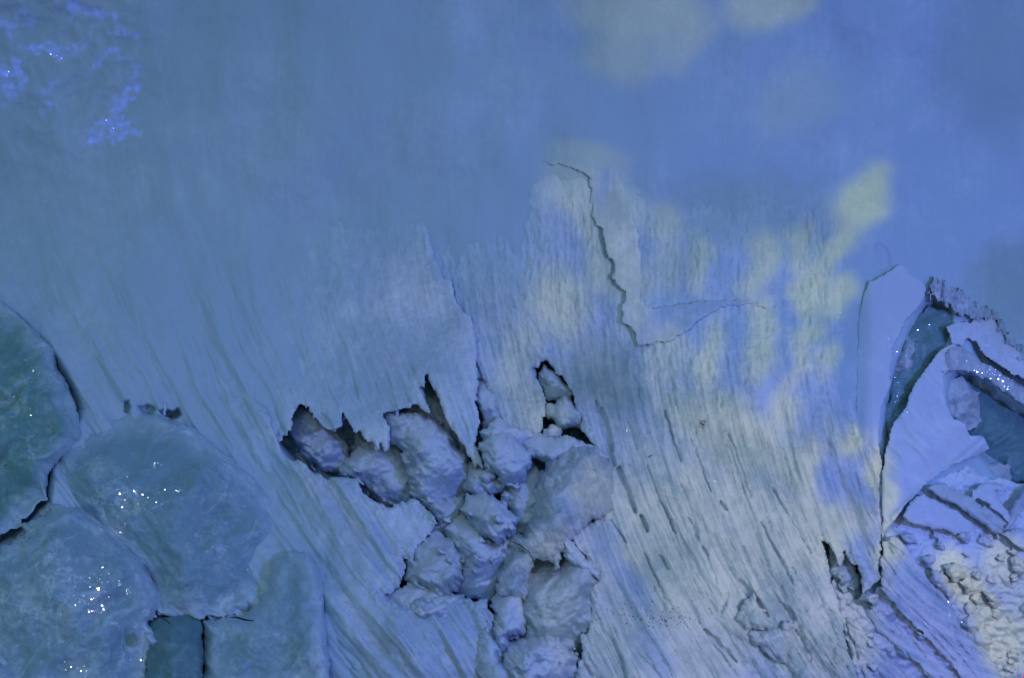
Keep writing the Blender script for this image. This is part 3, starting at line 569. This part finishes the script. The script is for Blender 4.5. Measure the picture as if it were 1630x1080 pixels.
sheet('frost_crust', 'spiky frost crust fringing the top of the upper right hollow', 'frost crust', FR, .022, 'rough', warp=7, wsc=7, thick=.05, rim=5, rel=lambda x, y: .012 * ridged(x / 9, y / 26, 3, 12) + .006 * fbm(x / 5, y / 7, 2, 13), seed=55)
chunk('ice_lump', 'grey ice lump inside the upper right hollow', [(1470,490),(1496,486),(1512,505),(1508,540),(1490,560),(1462,560),(1444,545),(1450,515)], .12, 'deep', T=.05, warp=4, facets=4, rough=.008, seed=71)
chunk('ice_lump', 'glinting frosty ice lump low in the upper right hollow', [(1432,560),(1446,520),(1462,545),(1470,570),(1455,590),(1430,600),(1422,580)], .05, 'rough', T=.05, warp=4, facets=4, rough=.012, seed=72)
chunk('ice_lump', 'bluish frosted ice lump in the lower right hollow under the shard', [(1503,600),(1530,596),(1560,625),(1565,670),(1545,690),(1515,670),(1500,640)], .07, 'dull', T=.05, warp=5, facets=5, rough=.010, seed=73)
chunk('hollow_shade', 'liner coloured dark teal for the shade at the back of the upper right hollow', [(1478,486),(1512,492),(1522,525),(1500,580),(1465,640),(1425,720),(1410,740),(1408,650),(1425,580),(1440,530)], .045, 'deep', T=.03, warp=6, facets=3, rough=.01, fac=.008, fsc=30, seed=79, cat='ice hollow')  # dark liner: the shade of the hollow is put into its colour
chunk('hollow_shade', 'liner coloured dark teal for the shade at the back of the lower right hollow', [(1500,600),(1560,596),(1640,650),(1760,690),(1760,800),(1620,770),(1565,735),(1530,700)], .10, 'deep', T=.035, warp=6, facets=4, rough=.012, fac=.01, fsc=30, seed=76, cat='ice hollow')  # same here, the lower hollow's shade painted as a dark liner
chunk('ice_lump', 'pale lump at the foot of the lower right hollow', [(1560,745),(1585,732),(1610,742),(1612,765),(1580,775),(1556,762)], .05, 'dull', T=.05, warp=4, facets=5, rough=.006, seed=74)

# ------------------------------------------------------------------ lower right
BED = [(1404,850),(1425,830),(1440,812),(1480,768),(1540,740),(1620,770),(1760,760),(2350,820),(2350,1120),(1370,1120),(1345,1010),(1330,960),(1322,915),(1345,940),(1374,955),(1400,930)]
def bed_rel(px, py):
    c = np.abs(fbm(px / 26, py / 26, 4, 80))
    return .014 * c + .010 * fbm(px / 60, py / 60, 3, 81)
sheet('crumbled_ice_bank', 'crumbled lumpy ice bank in the lower right corner under the slabs', 'ice bank', BED, lambda x, y: -.0 + .03 * sstep(800, 1000, y), 'chunk', warp=4, wsc=14, thick=.1, rel=bed_rel, rim=10, seed=61)
RS = [
 ('ice_slab','long streaked blue ice slab slanting down from the curtain foot to the bottom edge',[(1403,880),(1404,862),(1425,852),(1441,867),(1476,917),(1500,942),(1520,967),(1530,997),(1566,1022),(1594,1075),(1600,1120),(1552,1120),(1535,1085),(1486,1030),(1440,982),(1418,958),(1400,938)],.06),
 ('ice_slab','narrower streaked blue ice slab just below the long one',[(1372,962),(1400,974),(1440,1002),(1490,1045),(1530,1085),(1545,1120),(1500,1120),(1462,1062),(1420,1024),(1392,1000)],.05),
 ('ice_slab','lowest short streaked ice slab at the bottom edge right of the curtain',[(1345,985),(1366,985),(1400,1030),(1450,1080),(1470,1120),(1390,1120),(1366,1050)],.045),
]
for k, (n, lab, P, lf) in enumerate(RS):
    sheet(n, lab, 'ice slab', P, lf, 'flute', warp=4, wsc=9, thick=.06, rim=8, rel=lambda x, y, k=k: .008 * fbm((x * .72 - y * .69) / 16, (x * .69 + y * .72) / 120, 4, 90 + k) - .009 * sstep(.10, 0, np.abs(gn((x * .72 - y * .69) / 20, (x * .69 + y * .72) / 160, 93 + k))) + .005 * fbm(x / 22, y / 22, 4, 95), seed=81 + k)
PL = [
 ('flat blue ice plate with a straight upper edge beside the panel foot',[(1436,822),(1448,800),(1468,784),(1500,800),(1530,818),(1552,838),(1548,846),(1520,850),(1490,842),(1462,836),(1444,832)],.075,'panel'),
 ('long dark edged ice plate slanting to the right edge',[(1470,776),(1500,768),(1545,790),(1590,830),(1600,852),(1580,848),(1530,812),(1500,796)],.06,'dull'),
 ('curved pale ice plate like a folded leaf near the right edge',[(1540,800),(1548,780),(1572,766),(1596,772),(1600,782),(1585,782),(1600,806),(1614,826),(1604,832),(1570,800),(1556,792),(1550,806)],.09,'panel'),
 ('small dark ice plate under the folded leaf plate',[(1552,806),(1570,806),(1606,834),(1594,848),(1570,832)],.07,'dull'),
 ('frosty ice ridge rising along the right edge',[(1600,830),(1612,800),(1630,775),(1680,755),(1680,790),(1636,800),(1624,822),(1608,842)],.07,'rough'),
 ('ragged ice plate crossing the right edge below the ridge',[(1590,850),(1625,838),(1680,862),(1680,890),(1620,872)],.08,'panel'),
]
for k, (lab, P, lf, mt) in enumerate(PL):
    chunk('ice_shard', lab, P, -lf * .6, mt, T=.025, R=8, warp=3, wsc=12, facets=2, rough=.004, seed=120 + k, cat='ice plate', step=1.8)
# loose clods of ice
kr = random.Random(11)
ORD = 'first second third fourth fifth sixth seventh eighth ninth tenth eleventh twelfth thirteenth fourteenth fifteenth sixteenth seventeenth eighteenth nineteenth twentieth'.split()
def clod(cx, cy, r, mt, off, label, group, seed):
    n = 8; P = []; e = kr.uniform(.65, 1.0); rot = kr.uniform(.4, 1.1)
    for j in range(n):
        a = 2 * math.pi * j / n + kr.uniform(-.3, .3); rr = r * kr.uniform(.6, 1.2); x, y = rr * math.cos(a) * 1.2, rr * math.sin(a) * e
        P.append((cx + x * math.cos(rot) - y * math.sin(rot), cy + x * math.sin(rot) + y * math.cos(rot)))
    return chunk('ice_clod', label, P, off, mt, T=r * .0028, warp=4, wsc=10, facets=6, rough=.005, seed=seed, cat='ice clod', group=group, step=1.7 if r > 9 else 1.4, R=r * .6)
def spread_out(cands, m):
    out = []
    for c in cands:
        if all(math.hypot(c[0] - o[0], c[1] - o[1]) > .72 * (c[2] + o[2]) for o in out): out.append(c)
        if len(out) == m: break
    return sorted(out)
heap = [(1495,918),(1512,940),(1528,925),(1545,962),(1560,985),(1578,1003),(1596,1020),(1604,1046),(1565,925),(1580,955),(1540,1000),(1600,985)]
c1 = spread_out([(x + kr.uniform(-14, 14), y + kr.uniform(-12, 12), kr.uniform(8, 21)) for _ in range(8) for x, y in heap], 18)
c2 = spread_out([c for c in [(kr.uniform(1425, 1636), kr.uniform(850, 1072), kr.uniform(5, 17)) for _ in range(400)] if c[0] - 1425 > (c[1] - 880) * .95 and not (1485 < c[0] < 1610 and 890 < c[1] < 1050)], 20)
c3 = spread_out([(kr.uniform(1350, 1475), kr.uniform(990, 1082), kr.uniform(5, 13)) for _ in range(100)], 10)
HP = [(470,690),(560,740),(620,700),(700,720),(745,770),(800,740),(850,760),(830,850),(800,900),(760,960),(800,1030),(870,1000),(930,980),(930,1060),(850,1070),(700,900),(680,830),(610,800),(520,745)]
def in_h(x, y): return sdf(np.array([float(x)]), np.array([float(y)]), HP)[0] > 2
c5 = spread_out([c for c in [(kr.uniform(465, 940), kr.uniform(670, 1075), kr.uniform(5, 13)) for _ in range(500)] if in_h(c[0], c[1])][:34], 20)
c4 = spread_out([(kr.uniform(1328, 1358), kr.uniform(905, 975), kr.uniform(6, 12)) for _ in range(40)], 4)
sd_ = 200
for lst, mt, lab, gp in ((c1, 'heap', 'yellowish white ice clod in the pale corner heap', 'pale ice clods in the corner heap'),
                         (c2, 'chunk', 'blue ice clod on the crumbled bank', 'blue ice clods on the crumbled bank'),
                         (c3, 'chunk', 'small blue ice clod between the bottom slabs', 'small ice clods between the slabs'),
                         (c5, 'chunk', 'small snowy ice clod among the lumps of the boulder hollow', 'loose ice clods in the boulder hollow'),
                         (c4, 'dull', 'grey ice clod in the notch at the curtain foot', 'grey ice clods in the curtain notch')):
    for k, (x, y, rr_) in enumerate(lst):
        sd_ += 1; of_ = -.012 - .012 * kr.random() if gp[0] != 's' else -.03
        if gp[0] == 'l':   # lies on whichever lump is under it
            o_ = Vector((0, 0, CAMZ)); h_ = S.ray_cast(bpy.context.evaluated_depsgraph_get(), o_, (Vector(at(np.float64(x), np.float64(y), 1.0)) - o_).normalized())
            if not h_[0]: continue
            of_ = h_[1].y - float(wall_y(x, y)) + rr_ * .0004
        clod(x, y, rr_, mt, of_, lab + ', ' + ORD[k] + ' from the left', gp, sd_)
clod(1384, 955, 14, 'chunk', -.05, 'round blue ice clod right at the pointed foot of the fluted curtain', None, 400)
chunk('ice_lump', 'grey stony ice lump filling the notch at the foot of the curtain', [(1316,872),(1345,876),(1366,905),(1372,950),(1352,990),(1332,962),(1322,920)], .03, 'dull', T=.05, warp=5, facets=5, rough=.01, fac=.008, fsc=14, seed=77)
# angular pieces at the foot of the curtain
for k, (lab, P) in enumerate([
  ('angular pale ice wedge set into the curtain foot', [(1180,960),(1200,945),(1225,985),(1232,995),(1210,1004),(1184,1002),(1170,985)]),
  ('smooth rounded ice slab in the curtain foot below the wedge', [(1182,1006),(1215,1002),(1255,1000),(1268,1030),(1262,1062),(1230,1050),(1200,1030)]),
  ('small blue grey ice ball on the curtain foot', [(1240,990),(1252,984),(1264,994),(1262,1004),(1248,1006)])]):
    chunk('ice_wedge', lab, P, -.050, 'flute', T=.026, warp=5, wsc=14, facets=4, pw=.8, rough=.006, seed=410 + k, cat='ice wedge')

# ------------------------------------------------------------------ twigs, dirt, red lamp
def surf_y(px, py, lift): return float(wall_y(px, py)) - lift
def twig(pts, w, lift, label):
    N = len(pts); c = np.array([at(np.float64(x), np.float64(y), surf_y(x, y, lift)) for x, y in pts]); seg = 6
    th = np.linspace(0, 2 * math.pi, seg, endpoint=False); co = []
    for i in range(N):
        r = w * .00184 * (1 if 0 < i < N - 1 else .5)
        d = c[min(i + 1, N - 1)] - c[max(i - 1, 0)]; d /= np.linalg.norm(d); a = np.cross(d, (0, 1, 0)); a /= np.linalg.norm(a); b = np.cross(d, a)
        co += [c[i] + r * (math.cos(t) * a + math.sin(t) * b) for t in th]
    Q = [(i * seg + j, i * seg + (j + 1) % seg, (i + 1) * seg + (j + 1) % seg, (i + 1) * seg + j) for i in range(N - 1) for j in range(seg)]
    return tag(link('twig', np.array(co), np.array(Q), M['bark']), label, 'twig')
twig([(366,983),(376,983),(390,987),(405,989)], 1.3, .11, 'thin dark twig on the smooth slab under the rounded boulder')
twig([(371,980),(374,978),(376,980)], 1.0, .115, 'tiny dark bark scrap just above the thin twig')
twig([(252,982),(262,986),(272,994)], .9, .07, 'reddish bent twig at the edge of the dark gap')
twig([(788,748),(793,742),(797,740)], 1.5, .10, 'short dark needle on the squarish ice block')
twig([(812,861),(828,868),(845,881)], .8, .12, 'hair thin dark stem across the pale column top')
twig([(1032,728),(1038,725)], 1.2, .045, 'short dark needle on the fluted curtain')
twig([(812,1014),(820,1012),(826,1013)], .9, .07, 'fine dark needle on the lower ice block')
# grit: many tiny dark grains, one object
deps = bpy.context.evaluated_depsgraph_get()
gr = random.Random(9); gv = []; gf = []
from mathutils import Vector
def drop(px, py, r):
    o = Vector((0, 0, CAMZ)); t = Vector(at(np.float64(px), np.float64(py), 1.0)) - o
    hit, loc, nor, idx, ob, mx = S.ray_cast(deps, o, t.normalized())
    if not hit: return
    b = len(gv); n = nor.normalized()
    for dx, dy, dz in ((1, 0, 0), (-1, 0, 0), (0, 1, 0), (0, -1, 0), (0, 0, 1), (0, 0, -1)):
        k = r * gr.uniform(.6, 1.3); gv.append((loc.x + dx * k, loc.y + dy * k * .6, loc.z + dz * k))
    for f in ((0, 2, 4), (2, 1, 4), (1, 3, 4), (3, 0, 4), (2, 0, 5), (1, 2, 5), (3, 1, 5), (0, 3, 5)): gf.append(tuple(b + q for q in f))
for k in range(150): drop(gr.gauss(1050, 42), gr.gauss(985, 12), gr.uniform(.0008, .0024))
for k in range(40): drop(gr.gauss(1030, 12), gr.gauss(1020, 22), gr.uniform(.0006, .0013))
for k in range(70): drop(gr.gauss(1117, 5), gr.gauss(676, 6), gr.uniform(.0008, .0018))
for k in range(25): drop(gr.gauss(830, 4), gr.gauss(472, 4), gr.uniform(.0007, .0014))
for k in range(30): drop(gr.uniform(960, 1140), gr.uniform(930, 1010), gr.uniform(.0008, .002))
for k in range(60): drop(gr.uniform(460, 940), gr.uniform(650, 1060), gr.uniform(.0008, .0022))
for k in range(30): drop(gr.uniform(1420, 1600), gr.uniform(830, 1060), gr.uniform(.0008, .0022))
if gv:
    tag(link('grit', np.array(gv), np.array(gf), M['dirt']), 'scattered dark grit and needle crumbs lying on the ice', 'grit', None, 'stuff')
# added chips, each turned to mirror a lamp as a glint
cr_ = random.Random(21); cv = []; cf = []
WL, PL_ = Vector((-.55, .1, 2.35)), Vector((1.9, .35, 1.75))
def chip(px, py, size, lamp, jit):
    o = Vector((0, 0, CAMZ)); t = Vector(at(np.float64(px), np.float64(py), 1.0)) - o
    hit, loc, nor, idx, ob, mx = S.ray_cast(deps, o, t.normalized())
    if not hit: return
    h = ((o - loc).normalized() + (lamp - loc).normalized()).normalized()
    h = (h + Vector([cr_.gauss(0, jit) for _ in range(3)])).normalized()
    a = h.orthogonal().normalized(); b2 = h.cross(a); n = cr_.randint(4, 6); k0 = len(cv); st = cr_.uniform(.5, 1.2)
    for lv, sc in ((.5, 1.), (-1.6, 1.5)):
        for j in range(n):
            q = 2 * math.pi * j / n + .3 * cr_.random(); rr = size * sc * cr_.uniform(.7, 1.2)
            p = loc + h * size * lv + a * rr * math.cos(q) * st + b2 * rr * math.sin(q); cv.append(tuple(p))
    cf.append(tuple(range(k0, k0 + n)))
    for j in range(n): cf.append((k0 + j, k0 + n + j, k0 + n + (j + 1) % n, k0 + (j + 1) % n))
for (cx, cy, sx, sy, n, L_) in [(143,960,13,11,26,WL),(190,928,2,2,4,WL),(204,943,4,5,7,WL),(158,922,9,6,7,WL),(172,944,5,5,4,WL),(216,797,14,16,22,WL),(268,782,11,3,8,WL),(238,742,14,7,9,WL),(256,802,4,3,4,WL),
      (128,1070,11,6,9,WL),(50,588,8,3,3,WL),(63,609,1.5,1.5,2,WL),(195,842,3,5,4,WL),(335,868,10,6,4,WL),(402,914,5,5,3,WL),(30,655,25,20,6,WL),(228,1052,3,3,2,WL),
      (940,678,4,14,10,WL),(948,712,4,14,10,WL),(855,640,8,40,12,WL),(998,684,2,6,5,WL),(1138,812,10,10,3,WL),(1170,900,8,8,3,WL),(1295,940,5,6,4,WL),(900,585,14,14,5,WL),(1075,850,40,60,14,WL),(1200,760,80,110,18,WL),
      (1572,598,18,8,24,PL_),(1545,580,8,6,6,PL_),(1600,612,8,6,8,PL_),(1428,610,8,34,16,PL_),(1455,540,8,12,6,PL_),(1500,990,30,20,8,PL_),(95,92,8,5,10,Vector((-.9,1.5,2.75))),(14,120,5,5,6,Vector((-.9,1.5,2.75))),(185,205,18,8,8,Vector((-.9,1.5,2.75))),(700,570,50,40,4,WL)]:
    for k in range(int(n * 1.5)): chip(cr_.gauss(cx, sx), cr_.gauss(cy, sy), .6 * cr_.uniform(.0012, .0026) if sx > 20 or (850 < cx < 1300) else cr_.choice((.6, .8, 1.1)) * cr_.uniform(.0010, .0028 if n < 20 else .0036), L_, .028)
cm = bpy.data.materials.new('glint_facet'); cm.use_nodes = True; cb_ = cm.node_tree.nodes['Principled BSDF']
cb_.inputs['Base Color'].default_value = (.5, .62, .72, 1); cb_.inputs['Roughness'].default_value = .13; cb_.inputs['IOR'].default_value = 1.9
me = bpy.data.meshes.new('glint_facets'); me.from_pydata(cv, [], cf); me.materials.append(cm); me.update()
oc = bpy.data.objects.new('glint_facets', me); C.objects.link(oc)
tag(oc, 'tiny added ice facets turned to the lamps to make clustered glints', 'ice crystals', None, 'stuff')
# red lamp in the bottom right corner
rp = at(np.float64(1637), np.float64(1084), 2.2)
e = bpy.data.objects.new('red_lamp', None); C.objects.link(e); e.location = tuple(rp - np.array([0, 0, .05]))
tag(e, 'glowing red lamp cut off by the bottom right corner', 'lamp')
import bmesh
def part(name, mat, fn):
    bm = bmesh.new(); fn(bm); me = bpy.data.meshes.new(name); bm.to_mesh(me); bm.free()
    for p in me.polygons: p.use_smooth = True
    me.materials.append(mat); o = bpy.data.objects.new(name, me); C.objects.link(o); o.parent = e; return o
from mathutils import Matrix
def lens(bm): bmesh.ops.create_uvsphere(bm, u_segments=20, v_segments=12, radius=.016, matrix=Matrix.Translation((.003, 0, .045)) @ Matrix.Diagonal((.9, .8, 2.2, 1)))
def body(bm): bmesh.ops.create_cone(bm, cap_ends=True, segments=20, radius1=.02, radius2=.018, depth=.04, matrix=Matrix.Translation((.003, 0, -.005)))
part('lamp_glass', M['red'], lens); part('housing', M['lampbody'], body)
rl = bpy.data.lights.new('red_light', 'POINT'); rl.color = (1, .05, .1); rl.energy = .6; rl.shadow_soft_size = .02
ro = bpy.data.objects.new('red_light', rl); C.objects.link(ro); ro.location = tuple(rp + np.array([.02, .05, .02]))
